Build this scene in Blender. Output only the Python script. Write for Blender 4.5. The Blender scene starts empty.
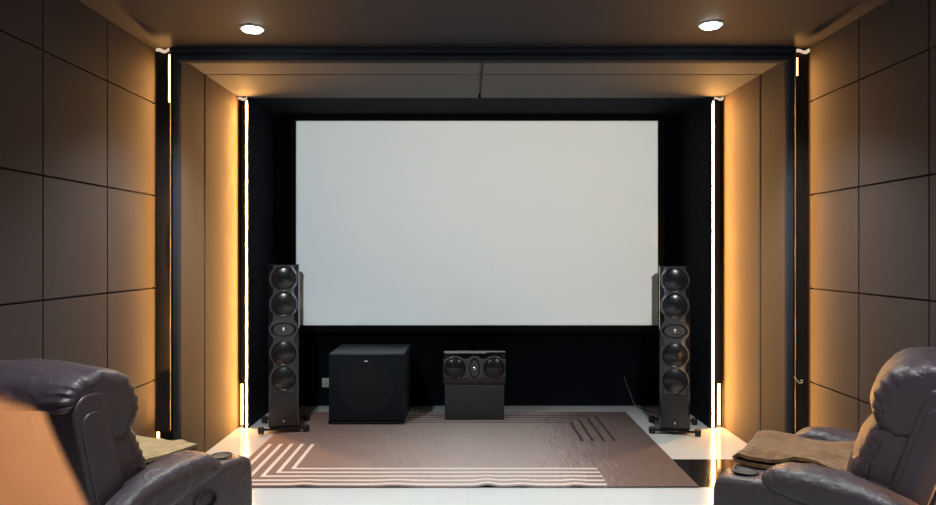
import bpy, bmesh, math, random
from mathutils import Vector, Matrix, noise
random.seed(7)
PI = math.pi
S = bpy.context.scene
COL = S.collection

# ------------------------------------------------------------------ helpers
def finish(name, bm, mats, parent=None, smooth=True, angle=35, fixn=True):
    if fixn:
        bmesh.ops.recalc_face_normals(bm, faces=bm.faces[:])
    me = bpy.data.meshes.new(name)
    if smooth:
        for f in bm.faces: f.smooth = True
        ca = math.radians(angle)
        for e in bm.edges:
            if len(e.link_faces) == 2 and e.calc_face_angle(0) > ca: e.smooth = False
    bm.to_mesh(me); bm.free()
    if not isinstance(mats, (list, tuple)): mats = [mats]
    for m in mats: me.materials.append(m)
    o = bpy.data.objects.new(name, me); COL.objects.link(o)
    if parent is not None: o.parent = parent
    return o

def tag(o, label, cat, group=None):
    o['label'] = label; o['category'] = cat
    if group: o['group'] = group
    return o

def struct(o):
    o['kind'] = 'structure'; return o

def empty(name, loc, rz=0.0):
    o = bpy.data.objects.new(name, None); COL.objects.link(o)
    o.location = loc; o.rotation_euler = (0, 0, rz); o.empty_display_size = .1
    return o

def copy_tree(o, parent=None):
    c = o.copy(); COL.objects.link(c)
    if parent is not None: c.parent = parent
    for ch in list(o.children): copy_tree(ch, c)
    return c

def box(bm, x0, x1, y0, y1, z0, z1, bevel=0.0, seg=2, mi=0):
    r = bmesh.ops.create_cube(bm, size=1.0)
    vs = r['verts']
    for v in vs:
        v.co = Vector((x0+(v.co.x+.5)*(x1-x0), y0+(v.co.y+.5)*(y1-y0), z0+(v.co.z+.5)*(z1-z0)))
    fs = set(f for v in vs for f in v.link_faces)
    for f in fs: f.material_index = mi
    if bevel > 0:
        es = list(set(e for v in vs for e in v.link_edges))
        bmesh.ops.bevel(bm, geom=es, offset=bevel, segments=seg, affect='EDGES', profile=.5)

def mbox(name, m, parent, *a, **k):
    bm = bmesh.new(); box(bm, *a, **k); return finish(name, bm, m, parent)

def lathe(bm, prof, center=(0,0,0), axis='Z', n=32, sx=1.0, sy=1.0, mi=0):
    """prof: list of (r, h); revolve about axis through center. axis 'Z' or '-Y' (h points to -Y)."""
    rings = []
    def P(r, h, a):
        u, v = r*math.cos(a)*sx, r*math.sin(a)*sy
        if axis == 'Z': return Vector((center[0]+u, center[1]+v, center[2]+h))
        if axis == '-Y': return Vector((center[0]+u, center[1]-h, center[2]+v))
        if axis == 'X': return Vector((center[0]+h, center[1]+u, center[2]+v))
    for r, h in prof:
        if r < 1e-6: rings.append([bm.verts.new(P(0, h, 0))])
        else: rings.append([bm.verts.new(P(r, h, 2*PI*i/n)) for i in range(n)])
    for a, b in zip(rings[:-1], rings[1:]):
        for i in range(n):
            j = (i+1) % n
            if len(a) == 1 and len(b) == 1: continue
            if len(a) == 1: f = bm.faces.new((a[0], b[j], b[i]))
            elif len(b) == 1: f = bm.faces.new((a[i], a[j], b[0]))
            else: f = bm.faces.new((a[i], a[j], b[j], b[i]))
            f.material_index = mi
    for ring in (rings[0], rings[-1]):
        if len(ring) > 1:
            try: bm.faces.new(ring).material_index = mi
            except ValueError: pass

def tube(bm, pts, r, n=8, sub=6):
    P = catmull(pts, sub, closed=False)
    rings = []
    for i, p in enumerate(P):
        t = (P[min(i+1, len(P)-1)] - P[max(i-1, 0)]).normalized()
        up = Vector((0, 0, 1)) if abs(t.z) < .9 else Vector((1, 0, 0))
        a = t.cross(up).normalized(); b = t.cross(a).normalized()
        rings.append([bm.verts.new(p + r*(a*math.cos(2*PI*k/n)+b*math.sin(2*PI*k/n))) for k in range(n)])
    for A, B in zip(rings[:-1], rings[1:]):
        for k in range(n):
            bm.faces.new((A[k], A[(k+1) % n], B[(k+1) % n], B[k]))
    bm.faces.new(rings[0]); bm.faces.new(rings[-1])

def catmull(pts, sub, closed=True):
    pts = [Vector(p) for p in pts]; n = len(pts); out = []
    rng = range(n) if closed else range(n-1)
    for i in rng:
        if closed: p0, p1, p2, p3 = pts[i-1], pts[i], pts[(i+1) % n], pts[(i+2) % n]
        else: p0, p1, p2, p3 = pts[max(i-1, 0)], pts[i], pts[i+1], pts[min(i+2, n-1)]
        for k in range(sub):
            t = k/sub
            out.append(.5*((2*p1)+(p2-p0)*t+(2*p0-5*p1+4*p2-p3)*t*t+(3*p1-p0-3*p2+p3)*t**3))
    if not closed: out.append(pts[-1])
    return out

def puffy(bm, prof, x0, x1, r=.04, crown=.012, sub=6, K=18, wr=0.0, wscale=(6, 9, 9), seed=0.0, pleat=0.0, shift=None):
    """closed (y,z) profile lofted across x, edges rounded with radius r, crowned middle, wrinkled."""
    P = catmull([(y, z, 0) for y, z in prof], sub)
    P = [(p.x, p.y) for p in P]
    n = len(P)
    area = sum(P[i][0]*P[(i+1) % n][1]-P[(i+1) % n][0]*P[i][1] for i in range(n))
    if area < 0: P.reverse()
    N = []
    for i in range(n):
        a, b = P[i-1], P[(i+1) % n]
        t = Vector((b[0]-a[0], b[1]-a[1])).normalized()
        N.append((t.y, -t.x))
    cx, hw = (x0+x1)/2, (x1-x0)/2
    xs = []
    M = 7
    for k in range(M): xs.append(-hw + r*(1-math.cos(.5*PI*k/M)))
    inner = K
    for k in range(inner+1): xs.append(-hw+r + (2*hw-2*r)*k/inner)
    for k in range(M-1, -1, -1): xs.append(hw - r*(1-math.cos(.5*PI*k/M)))
    rings = []
    for x in xs:
        ax = abs(x)
        u = max(0.0, (ax-(hw-r))/r)
        ins = r*(1-math.sqrt(max(0.0, 1-u*u)))
        d = -ins + crown*(1-(x/hw)**2)
        ring = []
        for (p, q) in zip(P, N):
            y, z = p[0]+q[0]*d, p[1]+q[1]*d
            dd = 0.0
            if wr:
                v = Vector((x*wscale[0]+seed, y*wscale[1], z*wscale[2]))
                dd += wr*noise.noise(v) + wr*.5*noise.noise(v*2.3)
            if pleat:
                w = max(0.0, 1-(hw-ax)/.13)
                s = (p[0]*1.0+p[1]*1.4)*95 + 3*noise.noise(Vector((p[0]*8+seed, p[1]*8, x*6)))
                dd -= pleat*w*(.5+.5*math.sin(s))
            ring.append(bm.verts.new(Vector((cx+x, y+q[0]*dd, z+q[1]*dd)) + (shift(cx+x, y, z) if shift else Vector())))
        rings.append(ring)
    for A, B in zip(rings[:-1], rings[1:]):
        for i in range(n):
            j = (i+1) % n
            bm.faces.new((A[i], A[j], B[j], B[i]))
    bm.faces.new(rings[0]); bm.faces.new(list(reversed(rings[-1])))
    bmesh.ops.triangulate(bm, faces=[f for f in bm.faces if len(f.verts) > 4])

def prism(bm, poly, z0, z1):
    A = [bm.verts.new((x, y, z0)) for x, y in poly]; B = [bm.verts.new((x, y, z1)) for x, y in poly]
    n = len(poly)
    for i in range(n): bm.faces.new((A[i], A[(i+1) % n], B[(i+1) % n], B[i]))
    bm.faces.new(A); bm.faces.new(B)

def grooved(bm, O, U, V, N, ulen, vlen, us, vs, g=.0055, d=.016):
    """one connected sheet with grooves at us / vs; O corner, U V axes, N outward normal."""
    O, U, V, N = map(Vector, (O, U, V, N))
    def line(seams, L):
        out = [(0.0, 0.0)]
        for s in seams:
            out += [(s-g, 0.0), (s-g*.7, -d), (s+g*.7, -d), (s+g, 0.0)]
        out.append((L, 0.0)); return out
    lu, lv = line(us, ulen), line(vs, vlen)
    G = [[bm.verts.new(O+U*u+V*v+N*min(du, dv)) for (v, dv) in lv] for (u, du) in lu]
    for i in range(len(lu)-1):
        for j in range(len(lv)-1):
            bm.faces.new((G[i][j], G[i+1][j], G[i+1][j+1], G[i][j+1]))

# ------------------------------------------------------------------ materials
def srgb(r, g, b):
    f = lambda c: (c/255/12.92) if c/255 <= .04045 else ((c/255+.055)/1.055)**2.4
    return (f(r), f(g), f(b))

def mat(name, col, rough=.5, metal=0.0, spec=.5, var=0.0, vscale=8.0, bump=0.0, bscale=60.0, coat=0.0, bdetail=3.0, bdist=.01, stretch=None, sheen=0.0):
    m = bpy.data.materials.new(name); m.use_nodes = True
    nt = m.node_tree; L = nt.links
    b = nt.nodes['Principled BSDF']
    b.inputs['Base Color'].default_value = (*col, 1)
    b.inputs['Roughness'].default_value = rough
    b.inputs['Metallic'].default_value = metal
    b.inputs['Specular IOR Level'].default_value = spec
    b.inputs['Coat Weight'].default_value = coat
    b.inputs['Coat Roughness'].default_value = .08
    b.inputs['Sheen Weight'].default_value = sheen
    tc = nt.nodes.new('ShaderNodeTexCoord')
    src = tc.outputs['Object']
    if stretch:
        mp = nt.nodes.new('ShaderNodeMapping'); mp.inputs['Scale'].default_value = stretch
        L.new(src, mp.inputs['Vector']); src = mp.outputs['Vector']
    if var > 0:
        n = nt.nodes.new('ShaderNodeTexNoise'); n.inputs['Scale'].default_value = vscale; n.inputs['Detail'].default_value = 6
        L.new(src, n.inputs['Vector'])
        r = nt.nodes.new('ShaderNodeValToRGB')
        r.color_ramp.elements[0].position = .3; r.color_ramp.elements[1].position = .7
        r.color_ramp.elements[0].color = (*[c*(1-var) for c in col], 1)
        r.color_ramp.elements[1].color = (*[min(1, c*(1+var)) for c in col], 1)
        L.new(n.outputs['Fac'], r.inputs['Fac']); L.new(r.outputs['Color'], b.inputs['Base Color'])
    if bump > 0:
        n2 = nt.nodes.new('ShaderNodeTexNoise'); n2.inputs['Scale'].default_value = bscale; n2.inputs['Detail'].default_value = bdetail
        L.new(src, n2.inputs['Vector'])
        bp = nt.nodes.new('ShaderNodeBump'); bp.inputs['Strength'].default_value = bump; bp.inputs['Distance'].default_value = bdist
        L.new(n2.outputs['Fac'], bp.inputs['Height']); L.new(bp.outputs['Normal'], b.inputs['Normal'])
    return m

def emit(name, col, strength):
    m = bpy.data.materials.new(name); m.use_nodes = True
    nt = m.node_tree; nt.nodes.remove(nt.nodes['Principled BSDF'])
    e = nt.nodes.new('ShaderNodeEmission'); e.inputs['Color'].default_value = (*col, 1); e.inputs['Strength'].default_value = strength
    nt.links.new(e.outputs[0], nt.nodes['Material Output'].inputs['Surface'])
    return m

WARM = (1.0, .47, .13)
M_wall = mat('wall fabric', (.034, .0275, .0285), .8, spec=.25, var=.10, vscale=160, bump=.25, bscale=420, bdist=.002)
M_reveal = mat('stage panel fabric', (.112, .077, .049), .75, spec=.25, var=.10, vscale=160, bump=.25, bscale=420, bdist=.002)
M_ceil = mat('ceiling paint', (.0160, .0168, .0250), .7, spec=.3, var=.06, vscale=5)
M_soffit = mat('soffit fabric', (.125, .125, .122), .75, spec=.25, var=.06, vscale=160, bump=.15, bscale=420, bdist=.002)
M_black = mat('black velvet', (.0050, .0072, .0125), .9, spec=.12, var=.15, vscale=6)
M_band = mat('dark stained board', (.020, .014, .013), .5, spec=.3, var=.3, vscale=9, stretch=(8, 8, .6))
M_frame = mat('blue black lacquer', (.030, .035, .046), .8, spec=.06, var=.1, vscale=10)
M_tileb = mat('black granite', (.012, .012, .013), .09, spec=.5, var=.5, vscale=60)
M_screen = mat('screen fabric', (.80, .80, .76), .85, spec=.1)
M_sframe = mat('screen border', (.01, .01, .012), .8, spec=.2)
M_led = emit('warm led', WARM, 300.0)
M_ledf = emit('warm led front', WARM, 110.0)
M_tend = emit('glowing tape end', (1.0, .72, .52), .75)
M_leds = emit('warm led stub', WARM, 14.0)
M_ledb = emit('warm led rear', WARM, 1100.0)
M_lamp = emit('cool lamp', (.93, 1.0, .98), 45.0)
M_white = mat('white plastic', (.75, .75, .72), .4)
M_gloss = mat('piano black', (.008, .008, .010), .10, spec=.5, coat=.6, var=.2, vscale=3)
M_baffle = mat('grey satin metal', (.085, .085, .092), .38, metal=.35, var=.1, vscale=30)
M_cone = mat('black carbon cone', (.012, .012, .014), .27, spec=.6, var=.5, vscale=90)
M_ring = mat('driver ring', (.045, .045, .05), .35, metal=.4)
M_horn = mat('horn black', (.005, .005, .006), .55, spec=.3)
M_silver = mat('silver', (.7, .7, .72), .25, metal=.9)
M_badge = mat('bright badge', (.75, .75, .77), .4, metal=.2)
M_sveneer = mat('speaker lower panel', (.022, .021, .023), .45, var=.2, vscale=120, bump=.1, bscale=300, bdist=.002)
M_rubber = mat('rubber', (.01, .01, .01), .6)
M_subcab = mat('sub cabinet', (.030, .034, .040), .45, var=.15, vscale=140, bump=.1, bscale=250, bdist=.002)
M_subcloth = mat('sub grille cloth', (.0070, .0105, .0165), .8, spec=.2, var=.2, vscale=250, bump=.15, bscale=500, bdist=.002)
M_ped = mat('pedestal vinyl', (.030, .030, .033), .6, var=.15, vscale=120, bump=.15, bscale=300, bdist=.002)
M_wire = mat('wire sheath', (.12, .09, .085), .5)

def leather(name='plum brown leather', bmp=.5):
    m = bpy.data.materials.new(name); m.use_nodes = True
    nt = m.node_tree; L = nt.links; b = nt.nodes['Principled BSDF']
    b.inputs['Roughness'].default_value = .46
    b.inputs['Specular IOR Level'].default_value = .40
    tc = nt.nodes.new('ShaderNodeTexCoord')
    n = nt.nodes.new('ShaderNodeTexNoise'); n.inputs['Scale'].default_value = 5; n.inputs['Detail'].default_value = 5
    L.new(tc.outputs['Object'], n.inputs['Vector'])
    r = nt.nodes.new('ShaderNodeValToRGB')
    r.color_ramp.elements[0].color = (.028, .0195, .0255, 1); r.color_ramp.elements[1].color = (.040, .029, .037, 1)
    L.new(n.outputs['Fac'], r.inputs['Fac']); L.new(r.outputs['Color'], b.inputs['Base Color'])
    v = nt.nodes.new('ShaderNodeTexVoronoi'); v.inputs['Scale'].default_value = 260
    L.new(tc.outputs['Object'], v.inputs['Vector'])
    w = nt.nodes.new('ShaderNodeTexNoise'); w.inputs['Scale'].default_value = 16; w.inputs['Detail'].default_value = 4; w.inputs['Distortion'].default_value = 1.2
    L.new(tc.outputs['Object'], w.inputs['Vector'])
    b1 = nt.nodes.new('ShaderNodeBump'); b1.inputs['Strength'].default_value = .18; b1.inputs['Distance'].default_value = .002
    L.new(v.outputs['Distance'], b1.inputs['Height'])
    b2 = nt.nodes.new('ShaderNodeBump'); b2.inputs['Strength'].default_value = bmp; b2.inputs['Distance'].default_value = .014
    L.new(w.outputs['Fac'], b2.inputs['Height']); L.new(b1.outputs['Normal'], b2.inputs['Normal'])
    L.new(b2.outputs['Normal'], b.inputs['Normal'])
    return m
M_leather = leather()
M_leatherf = leather('taut leather', .12)
M_tan = mat('tan blanket', srgb(106, 74, 44), .9, spec=.1, var=.25, vscale=25, bump=.8, bscale=24, bdist=.02, sheen=.3)
M_olive = mat('olive blanket', srgb(150, 126, 88), .9, spec=.1, var=.2, vscale=25, bump=.8, bscale=24, bdist=.02, sheen=.3)

def floor_mat():
    m = bpy.data.materials.new('white polished tile'); m.use_nodes = True
    nt = m.node_tree; L = nt.links; b = nt.nodes['Principled BSDF']
    b.inputs['Roughness'].default_value = .13; b.inputs['Specular IOR Level'].default_value = .25
    tc = nt.nodes.new('ShaderNodeTexCoord')
    br = nt.nodes.new('ShaderNodeTexBrick'); br.offset = 0; br.inputs['Scale'].default_value = 1.0
    br.inputs['Color1'].default_value = (.60, .61, .61, 1); br.inputs['Color2'].default_value = (.58, .59, .60, 1)
    br.inputs['Mortar'].default_value = (.52, .52, .52, 1)
    br.inputs['Mortar Size'].default_value = .002; br.inputs['Brick Width'].default_value = .8; br.inputs['Row Height'].default_value = .8
    L.new(tc.outputs['Object'], br.inputs['Vector'])
    n = nt.nodes.new('ShaderNodeTexNoise'); n.inputs['Scale'].default_value = 3; n.inputs['Detail'].default_value = 8
    L.new(tc.outputs['Object'], n.inputs['Vector'])
    mx = nt.nodes.new('ShaderNodeMix'); mx.data_type = 'RGBA'; mx.blend_type = 'MULTIPLY'; mx.inputs['Factor'].default_value = .15
    L.new(br.outputs['Color'], mx.inputs['A']); L.new(n.outputs['Color'], mx.inputs['B']); L.new(mx.outputs['Result'], b.inputs['Base Color'])
    return m
M_floor = floor_mat()

def rug_mat(name, tint, k=1.0):
    """streaky pile: paler mauve field, darker brown towards the right-hand end (rug's own dye)."""
    m = bpy.data.materials.new(name); m.use_nodes = True
    nt = m.node_tree; L = nt.links; b = nt.nodes['Principled BSDF']
    b.inputs['Roughness'].default_value = .9; b.inputs['Specular IOR Level'].default_value = .15
    b.inputs['Sheen Weight'].default_value = .15
    tc = nt.nodes.new('ShaderNodeTexCoord')
    sp = nt.nodes.new('ShaderNodeSeparateXYZ'); L.new(tc.outputs['Object'], sp.inputs[0])
    mp = nt.nodes.new('ShaderNodeMapping'); mp.inputs['Scale'].default_value = (26, 1.3, 1)
    L.new(tc.outputs['Object'], mp.inputs['Vector'])
    n = nt.nodes.new('ShaderNodeTexNoise'); n.inputs['Scale'].default_value = 3.2; n.inputs['Detail'].default_value = 9; n.inputs['Roughness'].default_value = .65
    L.new(mp.outputs['Vector'], n.inputs['Vector'])
    ma = nt.nodes.new('ShaderNodeMath'); ma.operation = 'MULTIPLY_ADD'; ma.inputs[1].default_value = .42; ma.inputs[2].default_value = -.21
    L.new(n.outputs['Fac'], ma.inputs[0])
    mr = nt.nodes.new('ShaderNodeMapRange'); mr.inputs['From Min'].default_value = -1.5; mr.inputs['From Max'].default_value = 1.42
    L.new(sp.outputs['X'], mr.inputs['Value'])
    ad = nt.nodes.new('ShaderNodeMath'); ad.operation = 'ADD'; L.new(mr.outputs[0], ad.inputs[0]); L.new(ma.outputs[0], ad.inputs[1])
    r = nt.nodes.new('ShaderNodeValToRGB'); cr = r.color_ramp
    stops = [(0.0, srgb(122, 92, 84)), (.22, srgb(132, 108, 101)), (.5, srgb(162, 146, 142)), (.70, srgb(152, 136, 132)), (.84, srgb(104, 84, 80)), (1.0, srgb(84, 65, 61))]  # left stops carry the strip's orange light in the pile colour
    while len(cr.elements) < len(stops): cr.elements.new(.5)
    for e, (p, c) in zip(cr.elements, stops): e.position = p; e.color = (*[x*k for x in c], 1)
    L.new(ad.outputs[0], r.inputs['Fac'])
    mx = nt.nodes.new('ShaderNodeMix'); mx.data_type = 'RGBA'; mx.inputs['Factor'].default_value = tint[1]
    L.new(r.outputs['Color'], mx.inputs['A']); mx.inputs['B'].default_value = (*tint[0], 1)
    L.new(mx.outputs['Result'], b.inputs['Base Color'])
    n2 = nt.nodes.new('ShaderNodeTexNoise'); n2.inputs['Scale'].default_value = 220
    L.new(tc.outputs['Object'], n2.inputs['Vector'])
    bp = nt.nodes.new('ShaderNodeBump'); bp.inputs['Strength'].default_value = .4; bp.inputs['Distance'].default_value = .004
    L.new(n2.outputs['Fac'], bp.inputs['Height']); L.new(bp.outputs['Normal'], b.inputs['Normal'])
    return m
M_rug = rug_mat('rug pile', ((0, 0, 0), 0.0))
M_rugw = rug_mat('rug cream line', (srgb(225, 212, 205), .85))
M_rugd = rug_mat('rug dark line', (srgb(48, 34, 35), .9))

# ------------------------------------------------------------------ camera
H = 1.43
cam = bpy.data.objects.new('camera', bpy.data.cameras.new('camera')); COL.objects.link(cam)
cam.data.sensor_width = 36; cam.data.lens = 36*700/936
cam.location = (0, 0, H); cam.rotation_euler = (PI/2, 0, 0)
S.camera = cam

# ------------------------------------------------------------------ the room
ZC = 2.75
XL, XR = -2.04, 2.20            # side walls
RL, RR = -1.875, 2.087          # stage reveal faces
BL, BR = -1.785, 1.965          # black return faces
YB = -2.3                       # rear wall
YL, YR = 4.56, 4.50             # where the side-wall panels end
YF = 4.52                       # front of the portal frame
YS = 5.75                       # end of the reveal panels
YW = 6.53                       # black screen wall
ZS = 2.70

bm = bmesh.new(); grooved(bm, (XL, YB, 0), (0, 1, 0), (0, 0, 1), (1, 0, 0), YL-YB, ZC, [s-YB for s in (-2.04, -1.44, -.84, -.24, .36, .96, 1.56, 2.16, 2.76, 3.36, 3.96)], (.6, 1.2, 1.8, 2.4))
struct(finish('wall_left', bm, M_wall, smooth=False))
bm = bmesh.new(); grooved(bm, (XR, YB, 0), (0, 1, 0), (0, 0, 1), (-1, 0, 0), YR-YB, ZC, [s-YB for s in (-2.06, -1.46, -.86, -.26, .34, .94, 1.54, 2.14, 2.74, 3.34, 3.94)], (.6, 1.2, 1.8, 2.4))
struct(finish('wall_right', bm, M_wall, smooth=False))
struct(mbox('wall_back', M_wall, None, XL-.1, XR+.1, YB-.1, YB, 0, ZC))
struct(mbox('ceiling', M_ceil, None, XL-.3, XR+.3, YB-.1, YW+.1, ZC, ZC+.1))
struct(mbox('floor', M_floor, None, XL-.3, XR+.3, YB-.1, YW+.1, -.1, 0))
struct(mbox('trim_1', M_tileb, None, XL, XR, 4.262, 4.838, -.02, .0012))      # black granite band in the floor
struct(mbox('wall_front', M_black, None, XL-.3, XR+.3, YW, YW+.1, 0, ZC))
# reveals of the stage opening
bm = bmesh.new(); grooved(bm, (RL, YF+.06, 0), (0, 1, 0), (0, 0, 1), (1, 0, 0), YS-YF-.06, ZS+.02, [4.985-YF-.06], [], g=.014, d=.035)
struct(finish('wall_stage_left', bm, M_reveal, smooth=False))
bm = bmesh.new(); grooved(bm, (RR, YF+.06, 0), (0, 1, 0), (0, 0, 1), (-1, 0, 0), YS-YF-.06, ZS+.02, [4.995-YF-.06], [], g=.014, d=.035)
struct(finish('wall_stage_right', bm, M_reveal, smooth=False))
bm = bmesh.new(); grooved(bm, (RL, YF+.05, ZS), (1, 0, 0), (0, 1, 0), (0, 0, -1), RR-RL, YS-YF-.05, [.095-RL], [5.0-YF-.05], g=.011, d=.03)
struct(finish('ceiling_stage', bm, M_soffit, smooth=False))
struct(mbox('ceiling_screen', M_black, None, XL, XR, YS, YW, ZS+.005, ZC))
struct(mbox('trim_2', M_black, None, XL-.1, BL, YS+.015, YW, 0, ZS+.01))       # black returns beside the screen
struct(mbox('trim_3', M_black, None, BR, XR+.1, YS+.015, YW, 0, ZS+.01))
# portal frame, stepped moulding
def jamb(name, xo, xi, z1):
    bm = bmesh.new(); s = 1 if xi > xo else -1
    a, b = sorted((xo, xi)); box(bm, a, b, YF, YF+.08, 0, z1, .004)
    c, d = sorted((xo+s*.012, xo+s*.026)); box(bm, c, d, YF-.010, YF+.01, 0, z1, .004)
    return struct(finish(name, bm, M_frame))
jamb('trim_4', -1.917, RL-.006, 2.69); jamb('trim_5', 2.112, RR-.010, 2.69)
bm = bmesh.new(); box(bm, -1.917, 2.112, YF, YF+.08, 2.672, 2.75, .004); box(bm, -1.917, 2.112, YF-.012, YF+.01, 2.685, 2.705, .004); box(bm, -1.917, 2.112, YF-.02, YF+.01, 2.722, 2.75, .006)
struct(finish('trim_6', bm, M_frame))
# dark backing boards in the light slots and their cover boards
struct(mbox('trim_7', M_band, None, XL, -1.917, 4.60, 4.64, 0, ZC))
struct(mbox('trim_8', M_band, None, 2.112, XR, 4.60, 4.64, 0, ZC))
M_slot = mat('slot lining', (.006, .0045, .0045), .8, spec=.1)
def side_strip(name, X, y0, y1):
    a, b = sorted((X, X+(-.03 if X < 0 else .03)))
    return struct(mbox(name, M_slot, None, a, b, y0, y1, 0, ZC))
side_strip('trim_9', XL, YL, 4.64); side_strip('trim_10', XR, YR, 4.64)
bm = bmesh.new(); prism(bm, [(-1.940, 4.36), (-1.856, 4.36), (-1.914, 4.519), (-1.922, 4.519), (-1.868, 4.370), (-1.940, 4.370)], .312, 2.70)
struct(finish('trim_11', bm, M_band, smooth=False))
bm = bmesh.new(); prism(bm, [(2.120, 4.36), (2.040, 4.36), (2.108, 4.519), (2.116, 4.519), (2.052, 4.370), (2.120, 4.370)], .30, 2.70)
struct(finish('trim_12', bm, M_band, smooth=False))
struct(mbox('trim_15', M_black, None, -1.832, BL, YS-.042, YS+.02, 0, ZS))    # fins carrying the rear strips
struct(mbox('trim_16', M_black, None, BR, 2.020, YS-.042, YS+.02, 0, ZS))
struct(mbox('trim_13', M_band, None, -1.868, -1.826, YS, YS+.012, .355, 2.665, bevel=.002))
struct(mbox('trim_14', M_band, None, 2.037, 2.084, YS, YS+.012, .355, 2.665, bevel=.002))

TILT = math.radians(15); TILTS = math.radians(10)
# ------------------------------------------------------------------ LED strips
def tape(t, m, x0, x1, y0, y1, z0, z1, ang=0.0):
    """light tape: glowing front (local -Y before turning by ang about its own axis), white backing"""
    bm = bmesh.new(); cx, cy = (x0+x1)/2, (y0+y1)/2
    box(bm, x0-cx, x1-cx, y0-cy, y1-cy, z0, z1)
    bm.normal_update()
    for f in bm.faces: f.material_index = 0 if f.normal.y < -.5 else 1
    bmesh.ops.transform(bm, matrix=Matrix.Translation((cx, cy, 0)) @ Matrix.Rotation(ang, 4, 'Z'), verts=bm.verts[:])
    return finish('light_tape', bm, [m, M_white], t, smooth=False)
def led(label, parts, m, curl=None):
    t = empty('led_strip', (parts[0][0], parts[0][2], 0))
    ox, oy = t.location.x, t.location.y
    for (x0, x1, y0, y1, z0, z1, *an) in parts:
        tape(t, m if an else M_leds, x0-ox, x1-ox, y0-oy, y1-oy, z0, z1, an[0] if an else 0.0)
    if curl:
        x0, x1, y, z = curl
        bm = bmesh.new(); w = x1-x0; n = 14; V = []
        for i in range(n+1):
            u = i/n; zz = z - .006*math.sin(PI*u) + .005*math.sin(7*u)
            V.append([bm.verts.new((x0+w*u-ox, y-oy-dy, zz+h)) for dy, h in ((0, -.008), (.018, -.014), (.022, .002), (0, .012))])
        for A, B in zip(V[:-1], V[1:]):
            for k in range(4): bm.faces.new((A[k], A[(k+1) % 4], B[(k+1) % 4], B[k]))
        bm.faces.new(V[0]); bm.faces.new(V[-1])
        e = finish('tape_end', bm, M_tend, t); e['label'] = 'curled white end of the light tape'
    tag(t, label, 'LED strip')
    return t
led('warm LED strip in slot between left wall panels and stage frame', [(-1.976, -1.952, 4.575, 4.581, .33, 2.67, -TILT), (-2.034, -2.016, 4.575, 4.581, .05, .26), (-1.862, -1.852, 4.352, 4.358, 2.365, 2.66)], M_ledf, (-1.935, -1.86, 4.359, 2.69))
led('warm LED strip in slot between right wall panels and stage frame', [(2.117, 2.139, 4.525, 4.531, .02, 2.67, TILT), (2.043, 2.051, 4.352, 4.358, 2.53, 2.64)], M_ledf, (2.045, 2.12, 4.359, 2.685))
led('warm glowing LED strip beside screen, behind the tower speaker with white outlet to its right', [(-1.809, -1.795, YS-.051, YS-.046, .012, 2.66, -TILTS), (-1.868, -1.850, YS+.008, YS+.014, .012, .35)], M_led, (-1.868, -1.80, YS-.05, 2.685))
led('warm glowing LED strip beside screen, right of the tower speaker with trailing wire', [(1.989, 2.003, YS-.051, YS-.046, .012, 2.66, TILTS), (2.052, 2.076, YS+.008, YS+.014, .012, .35)], M_led, (2.005, 2.075, YS-.05, 2.685))

# added unseen spots light the chair backs; an added board cuts the left beam
def added_spot(X, y, z, aim, ang, power, label):
    s = 1 if X < 0 else -1
    t = empty('added_spotlight', (X, y, z))
    mbox('wall_plate', M_band, t, *sorted((0, s*.012)), -.05, .05, -.05, .05, bevel=.003)
    bm = bmesh.new(); lathe(bm, [(0, -.09), (.03, -.09), (.032, -.02), (.030, -.02), (.026, -.035), (0, -.036)], (0, 0, 0), 'Z', 28)
    d = Vector(aim)-Vector((X+s*.07, y, z)); q = d.to_track_quat('Z', 'Y').to_matrix().to_4x4()
    bmesh.ops.transform(bm, matrix=Matrix.Translation((s*.07, 0, 0)) @ q, verts=bm.verts[:]); finish('lamp_housing', bm, M_band, t)
    mbox('bracket', M_band, t, *sorted((s*.010, s*.05)), -.01, .01, -.01, .01)
    ld = bpy.data.lights.new('spot_lamp', 'SPOT'); ld.energy = power; ld.color = (1.0, .52, .17); ld.spot_size = ang; ld.spot_blend = .25; ld.shadow_soft_size = .004
    lo = bpy.data.objects.new('spot_lamp', ld); COL.objects.link(lo); lo.parent = t
    lo.location = (s*.07, 0, 0); lo.rotation_euler = (-d).to_track_quat('Z', 'Y').to_euler()
    tag(t, label, 'wall light')
added_spot(XL, 1.5, .45, (-1.66, 2.45, .55), math.radians(56), 680, 'added unseen warm spotlight low on the left wall behind the recliner')
added_spot(XR, 2.08, .55, (1.86, 2.5, .62), math.radians(60), 160, 'added unseen warm spotlight low on the right wall behind the recliner')
bm = bmesh.new()
e = lambda z: -1.97+.0625-.49*(z-.498)
A = [bm.verts.new(p) for p in ((e(.02), 1.60, 0), (-1.72, 1.60, 0), (-1.72, 1.60, .95), (XL, 1.60, .95), (XL, 1.60, 0), (-1.966, 1.60, 0), (-1.966, 1.60, .5045), (e(.5045), 1.60, .5045))]
B = [bm.verts.new((v.co.x, 1.612, v.co.z)) for v in A]
for i in range(8): bm.faces.new((A[i], A[(i+1) % 8], B[(i+1) % 8], B[i]))
bm.faces.new(A); bm.faces.new(B)
struct(finish('added_shield', bm, M_band, smooth=False))  # added out-of-view board shaping the lit patch on the left recliner

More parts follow.
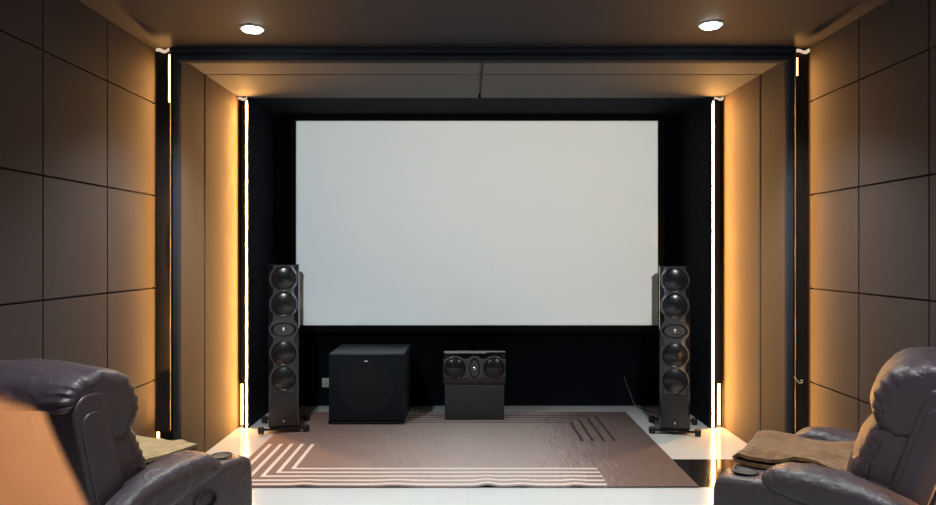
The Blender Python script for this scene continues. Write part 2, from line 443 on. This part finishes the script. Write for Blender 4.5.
# ------------------------------------------------------------------ downlights
SPOT = 250.0
def downlight(x, y, label):
    t = empty('ceiling_downlight', (x, y, ZC))
    bm = bmesh.new(); lathe(bm, [(.070, 0), (.070, -.004), (.064, -.008), (.056, -.006), (.056, 0)], n=40); finish('trim_ring', bm, M_white, t)
    bm = bmesh.new(); lathe(bm, [(.055, -.001), (.055, -.008), (.050, -.016), (.03, -.020), (0, -.021)], n=40); finish('diffuser', bm, M_lamp, t)
    ld = bpy.data.lights.new('downlight_lamp', 'SPOT'); ld.energy = SPOT; ld.spot_size = math.radians(116); ld.spot_blend = 1.0; ld.shadow_soft_size = .05; ld.color = (.93, 1.0, .99)
    lo = bpy.data.objects.new('downlight_lamp', ld); COL.objects.link(lo); lo.parent = t; lo.location = (0, 0, -.07)
    tag(t, label, 'ceiling light', 'recessed ceiling downlights')
    return t
downlight(-1.27, 4.12, 'round bright ceiling downlight above the left end of the screen')
downlight(1.405, 4.05, 'round bright ceiling downlight above the right end of the screen')
downlight(-1.27, 1.9, 'round ceiling downlight over the left recliner')
downlight(1.40, 1.9, 'round ceiling downlight over the right recliner')
downlight(-1.27, -.4, 'round ceiling downlight behind the camera on the left')
downlight(1.40, -.4, 'round ceiling downlight behind the camera on the right')

# ------------------------------------------------------------------ screen
t = empty('projection_screen', (.083, YW, .757))
w, h = 3.345, 1.89
mbox('screen_surface', M_screen, t, -w/2, w/2, -.058, -.05, 0, h)
bm = bmesh.new()
for a in ((-w/2-.06, w/2+.06, -.055, 0, -.06, 0), (-w/2-.06, w/2+.06, -.055, 0, h, h+.05), (-w/2-.06, -w/2, -.055, 0, 0, h), (w/2, w/2+.06, -.055, 0, 0, h)):
    box(bm, *a)
bmesh.ops.remove_doubles(bm, verts=bm.verts[:], dist=.0001)
finish('screen_frame', bm, M_sframe, t, smooth=False)
tag(t, 'large blank white projection screen in black border on the dark front wall', 'screen')

# projector hanging behind the camera, throwing a pale blank picture
def projector():
    P = Vector((.083, -1.7, 2.42)); T = Vector((.083, YW-.058, .757+h/2))
    t = empty('ceiling_projector', P)
    mbox('housing', M_white, t, -.21, .21, -.42, -.03, -.08, .08, bevel=.02)
    bm = bmesh.new(); lathe(bm, [(.0, -.06), (.045, -.06), (.05, .0), (.04, .0), (.038, -.03), (0, -.04)], (0, 0, 0), '-Y', 32)
    bmesh.ops.rotate(bm, cent=(0, 0, 0), matrix=Matrix.Rotation(PI, 3, 'Z'), verts=bm.verts[:]); finish('lens', bm, M_horn, t)
    bm = bmesh.new(); lathe(bm, [(0, .078), (.02, .078), (.02, .32), (.06, .32), (.06, .328), (0, .328)], (0, -.22, 0), 'Z', 24); finish('ceiling_mount', bm, M_white, t)
    tag(t, 'white projector hanging from the ceiling behind the camera', 'projector')
    d = (T-P)
    ld = bpy.data.lights.new('projector_lamp', 'SPOT'); ld.energy = PROJ; ld.spot_size = math.radians(40); ld.spot_blend = 0; ld.shadow_soft_size = .012
    lo = bpy.data.objects.new('projector_lamp', ld); COL.objects.link(lo); lo.parent = t
    lo.location = (0, .02, 0); lo.rotation_euler = (PI/2, 0, 0)
    ld.use_nodes = True; nt = ld.node_tree; L = nt.links
    e = nt.nodes['Emission']
    tc = nt.nodes.new('ShaderNodeTexCoord'); sp = nt.nodes.new('ShaderNodeSeparateXYZ'); L.new(tc.outputs['Normal'], sp.inputs[0])
    def M(op, a, b):
        n = nt.nodes.new('ShaderNodeMath'); n.operation = op
        for k, v in ((0, a), (1, b)):
            if isinstance(v, (int, float)): n.inputs[k].default_value = v
            else: L.new(v, n.inputs[k])
        return n.outputs[0]
    dist = d.y-.02
    z = M('ABSOLUTE', sp.outputs['Z'], 0)
    u = M('MULTIPLY', M('DIVIDE', sp.outputs['X'], z), dist)          # metres across the screen
    v = M('SUBTRACT', M('MULTIPLY', M('DIVIDE', sp.outputs['Y'], z), dist), d.z)   # metres from its centre
    msk = M('MULTIPLY', M('LESS_THAN', M('ABSOLUTE', u, 0), w/2), M('LESS_THAN', M('ABSOLUTE', v, 0), h/2))
    mr = nt.nodes.new('ShaderNodeMapRange'); mr.inputs['From Min'].default_value = -1.6; mr.inputs['From Max'].default_value = 1.6
    L.new(M('ADD', u, M('MULTIPLY', v, .9)), mr.inputs['Value'])
    cr = nt.nodes.new('ShaderNodeValToRGB'); L.new(mr.outputs[0], cr.inputs['Fac'])
    cr.color_ramp.elements[0].color = (.70, .82, .92, 1); cr.color_ramp.elements[1].color = (.97, .98, .94, 1)
    L.new(cr.outputs['Color'], e.inputs['Color']); L.new(msk, e.inputs['Strength'])
PROJ = 1620.0
projector()

# ------------------------------------------------------------------ rug
def rug():
    x0, x1, y0, y1 = -1.516, 1.402, 4.25, 6.24
    lw = .013
    WX = [-1.148, -1.226, -1.304, -1.382, -1.462]; WY = [4.600, 4.522, 4.443, 4.362, 4.287]
    DX = [.860, .940, 1.024, 1.106]; DY = [5.855, 5.935, 6.02, 6.10]
    yt, xe, yd, xd = 5.187, .85, 5.263, -.95
    xs = {x0, x1, xe, xd}; ys = {y0, y1, yt, yd}
    for a in WX+DX: xs |= {a-lw, a+lw}
    for a in WY+DY: ys |= {a-lw, a+lw}
    bx = sorted(xs); by = sorted(ys)
    def fill(L, st):
        out = []
        for a, b in zip(L[:-1], L[1:]):
            n = max(1, int((b-a)/st)); out += [a+(b-a)*k/n for k in range(n)]
        return out+[L[-1]]
    X, Y = fill(bx, .03), fill(by, .06)
    def kind(x, y):
        for a, b in zip(WX, WY):
            if abs(x-a) < lw and b-lw < y < yt: return 1
            if abs(y-b) < lw and a-lw < x < xe: return 1
        for a, b in zip(DX, DY):
            if abs(x-a) < lw and yd < y < b+lw: return 2
            if abs(y-b) < lw and xd < x < a+lw: return 2
        return 0
    def up(x, y):
        z = .0015*noise.noise(Vector((x*3, y*3, 0)))
        for c, wd, hh in ((.118, .05, .013), (.325, .07, .007), (.66, .05, .008), (-.45, .09, .006), (-1.0, .06, .006)):
            z += hh*math.exp(-((x-c)/wd)**2)*math.exp(-((y-y0)/.16)**2)
        return z
    bm = bmesh.new(); th = .009
    G = [[bm.verts.new((x, y, th+.002+up(x, y))) for y in Y] for x in X]
    for i in range(len(X)-1):
        for j in range(len(Y)-1):
            f = bm.faces.new((G[i][j], G[i+1][j], G[i+1][j+1], G[i][j+1]))
            f.material_index = kind((X[i]+X[i+1])/2, (Y[j]+Y[j+1])/2)
    r = bmesh.ops.extrude_face_region(bm, geom=bm.faces[:])
    top = [g for g in r['geom'] if isinstance(g, bmesh.types.BMVert)]
    for v in top: v.co.z += 0
    for row in G:
        for v in row: v.co.z -= th-.0015
    o = finish('rug', bm, [M_rug, M_rugw, M_rugd], None, angle=50)
    return tag(o, 'large mauve brown area rug with nested cream and dark corner lines', 'rug')
rug()
RT = .0115     # top of the rug

# ------------------------------------------------------------------ speakers
def woofer(parent, x, y, z, R=.100, name='woofer'):
    bm = bmesh.new()
    lathe(bm, [(R, 0), (R, .005), (R*.98, .008), (R*.955, .007), (R*.945, .002)], (x, y, z), '-Y', 48)
    ring = finish(name, bm, M_ring, parent)
    bm = bmesh.new()
    lathe(bm, [(R*.95, .002), (R*.925, .006), (R*.90, .0075), (R*.87, .006), (R*.855, .003), (R*.80, .006), (R*.65, .0125), (R*.48, .018), (R*.30, .022), (R*.14, .0242), (0, .025)], (x, y, z), '-Y', 48)
    c = finish('cone', bm, M_cone, ring, angle=50); c['label'] = 'glossy black driver cone'
    return ring

def horn(parent, x, y, z, rx, rz):
    bm = bmesh.new()
    lathe(bm, [(1.0, 0), (1.0, .006), (.93, .008), (.80, .001), (.5, -.012), (.22, -.024)], (x, y, z), '-Y', 44, rx, rz)
    o = finish('tweeter_horn', bm, M_horn, parent)
    bm = bmesh.new(); lathe(bm, [(.016, -.004), (.015, .004), (.009, .009), (0, .011)], (x, y-.002, z), '-Y', 24)
    d = finish('tweeter_dome', bm, M_silver, o); d['label'] = 'small silver tweeter dome'
    return o

def scallop(name, parent, m, a0, a1, fn, y0, y1, vertical=True, c=0.0, n=90):
    """front plate whose half width follows fn along its length."""
    bm = bmesh.new(); A = []
    for i in range(n+1):
        t = a0+(a1-a0)*i/n; hw = fn(t); row = []
        e = .006
        for (s, yy, q) in ((-1, y0, 1), (-1, y1+.004, 1), (-1, y1, 0), (1, y1, 0), (1, y1+.004, 1), (1, y0, 1)):
            wv = s*(hw if q else hw-e)
            row.append(bm.verts.new((wv, yy, t) if vertical else (t, yy, c+wv)))
        A.append(row)
    for P, Q in zip(A[:-1], A[1:]):
        for k in range(6): bm.faces.new((P[k], P[(k+1) % 6], Q[(k+1) % 6], Q[k]))
    bm.faces.new(A[0]); bm.faces.new(A[-1])
    return finish(name, bm, m, parent)

def tower(loc, rz, label):
    t = empty('tower_speaker', loc, rz)
    W, D, zb, zt = .118, .40, .045, 1.325
    # cabinet with bowed sides
    bm = bmesh.new()
    poly = []
    n = 16
    for i in range(n+1):
        u = i/n; y = D*u
        poly.append((W*(1-.28*u*u*u) if u > 0 else W-.004, y))
    full = [(x, y) for x, y in poly] + [(-x, y) for x, y in reversed(poly)]
    levels = [(zb, -.004), (zb+.006, 0), (zt-.008, 0), (zt, -.007)]
    rows = []
    for z, d in levels:
        rows.append([bm.verts.new((x+math.copysign(d, x), min(max(y-d*(1 if y < D/2 else -1), -d), D+d), z)) for x, y in full])
    m = len(full)
    for P, Q in zip(rows[:-1], rows[1:]):
        for i in range(m): bm.faces.new((P[i], P[(i+1) % m], Q[(i+1) % m], Q[i]))
    bm.faces.new(rows[0]); bm.faces.new(rows[-1])
    finish('cabinet', bm, M_gloss, t, angle=30)
    zs = [1.214, 1.012, .626, .426]; zh = .815; R = .101
    def hw(z):
        v = .080
        for zc in zs:
            if abs(z-zc) < R+.008: v = max(v, math.sqrt((R+.010)**2-(z-zc)**2) if abs(z-zc) < R+.010 else 0)
        if abs(z-zh) < .085: v = max(v, .111*math.sqrt(max(0, 1-((z-zh)/.098)**2)))
        return min(v, .111)
    scallop('baffle', t, M_baffle, .318, 1.318, hw, .0, -.016)
    for z in zs: woofer(t, 0, -.0155, z, .0985)
    horn(t, 0, -.0155, zh, .098, .056)
    mbox('lower_panel', M_sveneer, t, -.100, .100, -.010, .002, .06, .372, bevel=.004)
    e = mbox('emblem', M_badge, t, -.004, .004, -.013, -.009, .082, .098, bevel=.001)
    # outrigger base
    bm = bmesh.new(); box(bm, -.110, .110, .0, .38, .026, .044, .004); finish('base_plate', bm, M_gloss, t)
    for y in (-.005, .37):
        bm = bmesh.new(); box(bm, -.185, .185, y-.016, y+.016, .022, .034, .003); bar = finish('outrigger', bm, M_gloss, t)
        for x in (-.172, .172):
            bm = bmesh.new(); lathe(bm, [(0, .0), (.022, .0), (.024, .004), (.024, .018), (.026, .020), (.026, .046), (.022, .051), (0, .051)], (x, y, 0), 'Z', 24)
            finish('foot', bm, M_rubber, bar)
    tag(t, label, 'speaker', 'pair of tower speakers')
    return t
tower((-1.453, 5.52, RT), math.radians(12), 'tall black tower speaker standing left of the subwoofer')
tr = tower((1.625, 5.50, .0), math.radians(-14), 'tall black tower speaker with trailing wire, right of the center speaker')

# centre speaker on its pedestal
px, py = .055, 5.935
t = empty('speaker_pedestal', (px, py, RT))
mbox('body', M_ped, t, -.252, .252, 0, .33, 0, .298, bevel=.004)
tag(t, 'dark grey box pedestal under the center speaker on the rug', 'speaker stand')
t = empty('center_speaker', (px, py, RT+.298))
mbox('cabinet', M_gloss, t, -.264, .264, .0, .34, .006, .276, bevel=.006)
def hz(x):
    v = .080
    for xc in (-.166, .166):
        if abs(x-xc) < .104: v = max(v, math.sqrt(.104**2-(x-xc)**2))
    if abs(x) < .07: v = max(v, .105*math.sqrt(max(0, 1-(x/.08)**2)))
    return min(v, .108)
scallop('baffle', t, M_baffle, -.262, .262, hz, .0, -.015, vertical=False, c=.140)
for x in (-.166, .166): woofer(t, x, -.0145, .140, .093)
horn(t, 0, -.0145, .140, .044, .090)
mbox('top_trim', M_silver, t, -.25, .10, -.004, .001, .268, .273)
for x in (-.18, .18):
    bm = bmesh.new(); lathe(bm, [(0, 0), (.018, 0), (.018, .007), (0, .007)], (x, .05, 0), 'Z', 20); finish('foot', bm, M_rubber, t)
tag(t, 'wide black center speaker with two drivers lying on a grey pedestal', 'speaker')

# subwoofer
t = empty('subwoofer', (-.840, 5.775, RT))
mbox('cabinet', M_subcab, t, -.313, .313, .02, .62, .022, .582, bevel=.008, seg=3)
bm = bmesh.new(); box(bm, -.309, .309, .0, .022, .030, .574, .006)
g = finish('grille', bm, M_subcloth, t)
bm = bmesh.new(); lathe(bm, [(.222, .0), (.221, .002), (.214, .003), (.206, .0025), (.15, .003), (.10, .006), (.05, .010), (0, .011)], (0.0, .001, .305), '-Y', 56)
c = finish('driver_bulge', bm, mat('sub driver cloth', (.0095, .0105, .015), .7, spec=.25, var=.2, vscale=200), g)
bm = bmesh.new(); lathe(bm, [(1, 0), (1, .003), (.9, .004), (0, .004)], (0, .001, .522), '-Y', 24, .017, .0055)
b = finish('emblem', bm, M_badge, g); b['label'] = 'small oval silver badge'
mbox('base_plate', M_gloss, t, -.316, .316, -.004, .62, .010, .023, bevel=.003)
for x in (-.26, .26):
    for y in (.06, .56):
        bm = bmesh.new(); lathe(bm, [(0, 0), (.025, 0), (.025, .012), (0, .012)], (x, y, 0), 'Z', 20); finish('foot', bm, M_rubber, t)
tag(t, 'big black cube subwoofer with round driver behind a cloth grille', 'subwoofer')

# outlet and wire
t = empty('power_outlet', (-1.318, YW, .217))
mbox('cover_plate', M_white, t, -.043, .043, -.008, 0, -.043, .043, bevel=.003)
f = mbox('socket_face', M_white, t, -.028, .028, -.011, -.007, -.028, .028, bevel=.003)
bm = bmesh.new()
for (x, z, w_, h_) in ((0, .012, .002, .007), (-.009, -.010, .002, .006), (.009, -.010, .002, .006)): box(bm, x-w_, x+w_, -.0116, -.0108, z-h_, z+h_)
finish('slots', bm, M_rubber, f)
tag(t, 'small white power outlet on black wall beside the subwoofer', 'outlet')
bm = bmesh.new(); tube(bm, [(1.455, 6.515, .275), (1.475, 6.50, .20), (1.505, 6.49, .12), (1.53, 6.47, .04), (1.57, 6.40, .006), (1.63, 6.28, .006), (1.68, 6.12, .01), (1.69, 5.98, .06), (1.70, 5.91, .12)], .0055)
tag(finish('speaker_wire', bm, M_wire), 'thin wire running from the black wall to the back of a tower speaker', 'wire')

bm = bmesh.new(); tube(bm, [(2.030, 4.362, .655), (2.038, 4.345, .640), (2.052, 4.335, .622), (2.068, 4.335, .624), (2.074, 4.340, .638), (2.060, 4.345, .634)], .0045)
tag(finish('wire_end', bm, mat('brass wire', (.30, .21, .10), .5)), 'short curled pale wire end on the dark slot cover behind the right recliner', 'wire')

# ------------------------------------------------------------------ recliners
HY, HZ = -.15, .472           # recline hinge, chair space
MB_ = Matrix.Diagonal((.876, 1.02, .93, 1))

def recliner(loc, rz, label, lean, hs):
    MK_ = Matrix.Translation((0, HY, HZ)) @ Matrix.Rotation(lean, 4, 'X') @ Matrix.Diagonal((.95, .95, hs, 1))
    t = empty('recliner_armchair', loc, rz)
    def body(name, bm, m, parent, **k):
        bmesh.ops.transform(bm, matrix=MB_, verts=bm.verts[:]); return finish(name, bm, m, parent, **k)
    def back_(name, bm, m, parent, **k):
        bmesh.ops.transform(bm, matrix=MK_, verts=bm.verts[:]); return finish(name, bm, m, parent, **k)
    bm = bmesh.new(); box(bm, -.34, .34, -.33, .32, .05, .36, .03, 3); body('base', bm, M_leather, t)
    for x in (-.38, .38):
        for y in (-.28, .30):
            bm = bmesh.new(); lathe(bm, [(0, 0), (.024, 0), (.028, .01), (.028, .07), (0, .07)], (x, y, 0), 'Z', 20); body('foot', bm, M_rubber, t)
    for s in (-1, 1):
        bm = bmesh.new()
        xa, xb = sorted((s*.275, s*.485))
        puffy(bm, [(-.30, .07), (-.1, .055), (.2, .055), (.355, .058), (.385, .10), (.39, .3), (.388, .50), (.375, .565), (.33, .588), (.15, .595), (-.1, .575), (-.26, .53), (-.32, .44), (-.325, .25)], xa, xb, r=.030, crown=.003, K=8, wr=.002, seed=s*3)
        arm = body('armrest', bm, M_leather, t, angle=60)
        bm = bmesh.new()
        xa, xb = sorted((s*.262, s*.492))
        puffy(bm, [(-.30, .42), (-.335, .48), (-.28, .575), (-.12, .635), (.05, .655), (.15, .645), (.205, .605), (.195, .555), (.10, .525), (-.1, .475), (-.22, .43)], xa, xb, r=.050, crown=.010, K=14, wr=.007, wscale=(9, 10, 7), seed=s*5+1, pleat=.006)
        body('arm_pad', bm, M_leather, arm, angle=60)
        bm = bmesh.new()
        lathe(bm, [(.050, 0), (.051, .003), (.048, .005), (.043, .005), (.040, .002), (.038, .001), (0, .001)], (s*.38, .285, .6005), 'Z', 36)
        ch = body('cup_holder', bm, M_rubber, arm); ch['label'] = 'black round cup holder'
    # recline lever on the right arm's outer face
    bm = bmesh.new(); lathe(bm, [(1, 0), (1, .006), (.9, .008), (0, .003)], (.486, .10, .475), 'X', 32, .060, .042)
    lev = body('recline_lever', bm, M_leather, t)
    bm = bmesh.new(); n = 22
    ring = []
    for i in range(n+1):
        a = -.62*PI+1.5*PI*i/n
        ring.append((.500, 0.105+.040*math.cos(a), .475+.031*math.sin(a)))
    tube(bm, ring, .0065, 8, 2); hd = body('pull_ring', bm, M_horn, lev); hd['label'] = 'dark curved pull ring'
    bm = bmesh.new()
    puffy(bm, [(-.20, .33), (-.22, .43), (-.15, .475), (.1, .495), (.28, .49), (.365, .46), (.385, .40), (.36, .33), (.1, .31)], -.272, .272, r=.05, crown=.02, K=18, wr=.006, seed=9)
    body('seat_cushion', bm, M_leather, t, angle=60)
    bm = bmesh.new()
    puffy(bm, [(.33, .07), (.325, .2), (.33, .33), (.37, .34), (.40, .30), (.405, .2), (.40, .10), (.375, .065)], -.27, .27, r=.03, crown=.012, K=14, wr=.004, seed=4)
    body('footrest', bm, M_leather, t, angle=60)
    # backrest
    bm = bmesh.new()
    puffy(bm, [(-.150, -.30), (-.165, -.1), (-.165, .1), (-.165, .35), (-.163, .53), (-.15, .60), (-.11, .635), (-.05, .625), (-.02, .57), (-.015, .3), (-.015, .0), (-.02, -.25), (-.08, -.31)], -.345, .345, r=.016, crown=.0, K=16, wr=.0015, seed=2)
    back = back_('backrest', bm, M_leatherf, t, angle=60)
    for s in (-1, 1):     # seam welt around each wing
        bm = bmesh.new(); tube(bm, [(s*.343, -.160, -.2), (s*.345, -.163, .1), (s*.345, -.163, .35), (s*.343, -.160, .53), (s*.341, -.145, .60)], .0045, 6, 5)
        back_('welt', bm, M_leather, back)
        bm = bmesh.new(); puffy(bm, [(-.145, -.20), (-.148, .1), (-.148, .45), (-.135, .53), (-.10, .555), (-.055, .53), (-.04, .45), (-.036, .1), (-.035, -.20)], *sorted((s*.335, s*.353)), r=.0075, crown=.002, K=4, wr=.001, seed=s)
        back_('wing_panel', bm, M_leatherf, back, angle=60)
    bm = bmesh.new()
    puffy(bm, [(-.07, -.02), (-.08, .2), (-.08, .38), (.03, .43), (.085, .40), (.112, .28), (.125, .14), (.105, .0), (.04, -.05)], -.330, .330, r=.045, crown=.016, K=22, wr=.009, wscale=(7, 10, 7), seed=12, pleat=.012)
    back_('lumbar_cushion', bm, M_leather, back, angle=60)
    bm = bmesh.new()
    puffy(bm, [(-.174, .590), (-.178, .635), (-.145, .69), (-.08, .715), (.01, .705), (.085, .66), (.13, .57), (.138, .48), (.105, .395), (.03, .350), (-.06, .37), (-.09, .45), (-.10, .54), (-.13, .58)], -.336, .336, r=.040, crown=.012, K=24, wr=.008, wscale=(7, 10, 7), seed=21, pleat=.016)
    back_('headrest', bm, M_leather, back, angle=60)
    tag(t, label, 'recliner')
    return t
LP, LR = (-1.478, 2.86, 0), math.radians(-22.6)
RP, RRZ = (1.53, 2.90, 0), math.radians(56)
recliner(LP, LR, 'plum leather recliner seen from behind, its back glowing orange', .225, .785)
recliner(RP, RRZ, 'plum leather recliner holding a folded brown blanket, turned towards the left recliner', .30, .83)

# blankets: one cloth folded over itself
def blanket(name, loc, rz, L, W, m, label, seed):
    bm = bmesh.new(); th = .014; gap = .027; path = []
    nl = 4
    for k in range(nl):
        a, b = (-L/2, L/2) if k % 2 == 0 else (L/2, -L/2)
        sh = .012*math.sin(k*2.1+seed)
        for i in range(13):
            u = i/12; path.append(Vector((a+(b-a)*u+sh*(1 if b > a else -1), k*gap)))
        if k < nl-1:
            s = 1 if b > a else -1
            for q in (-.5, 0, .5): path.append(Vector((b+s*.011*math.cos(q*PI*.8)+sh*s, (k+.5+q*.75)*gap)))
    n = len(path); rows = []
    J = 36
    for j in range(J+1):
        v = j/J; x = -W/2+W*v; up, dn = [], []
        for i, p in enumerate(path):
            tt = (path[min(i+1, n-1)]-path[max(i-1, 0)]).normalized(); nn = Vector((-tt.y, tt.x))
            lay = min(nl-1, int(p.y/gap+.25))
            dx = .018*noise.noise(Vector((p.x*4, lay*3+seed, v*2)))*(1 if abs(v-.5) > .3 else .4)
            dz = (.5+p.y/gap*.25)*.040*noise.noise(Vector((p.x*6, x*8, seed))) + .006*noise.noise(Vector((p.x*19, x*14, seed))) + .006*p.y/gap*math.exp(-((p.x+.05)/.12)**2)
            ws = 1-.05*lay/3+.03*noise.noise(Vector((lay*5+seed, p.x*3, 4.1)))
            for lst, sg in ((up, .5), (dn, -.5)):
                q = p+nn*th*sg
                lst.append(bm.verts.new((x*ws+dx*.5, q.x+dx, th*.5+q.y+max(0, dz))))
        rows.append(up+list(reversed(dn)))
    m_ = len(rows[0])
    for A, B in zip(rows[:-1], rows[1:]):
        for i in range(m_): bm.faces.new((A[i], A[(i+1) % m_], B[(i+1) % m_], B[i]))
    for r_ in (rows[0], rows[-1]):
        h = m_//2
        for i in range(h-1): bm.faces.new((r_[i], r_[i+1], r_[m_-2-i], r_[m_-1-i]))
    o = finish(name, bm, m, None, angle=60)
    o.location = loc; o.rotation_euler = (0, 0, rz)
    return tag(o, label, 'blanket')
def at(P, rz, x, y, z): return (P[0]+x*math.cos(rz)-y*math.sin(rz), P[1]+x*math.sin(rz)+y*math.cos(rz), z)
blanket('folded_blanket', at(RP, RRZ, 0.0, .10, .495), RRZ, .50, .46, M_tan, 'brown folded blanket on the seat of the right recliner', 1.3)
blanket('folded_blanket', at(LP, LR, -.05, .06, .49), LR, .50, .46, M_olive, 'olive tan folded blanket on the seat of the left recliner', 5.2)

# ------------------------------------------------------------------ world and view
w = bpy.data.worlds.new('world'); S.world = w; w.use_nodes = True
w.node_tree.nodes['Background'].inputs['Color'].default_value = (.0, .0, .0, 1)
S.view_settings.view_transform = 'Standard'; S.view_settings.look = 'None'
S.view_settings.exposure = 0.0; S.view_settings.gamma = 1.0
S.view_settings.use_curve_mapping = False
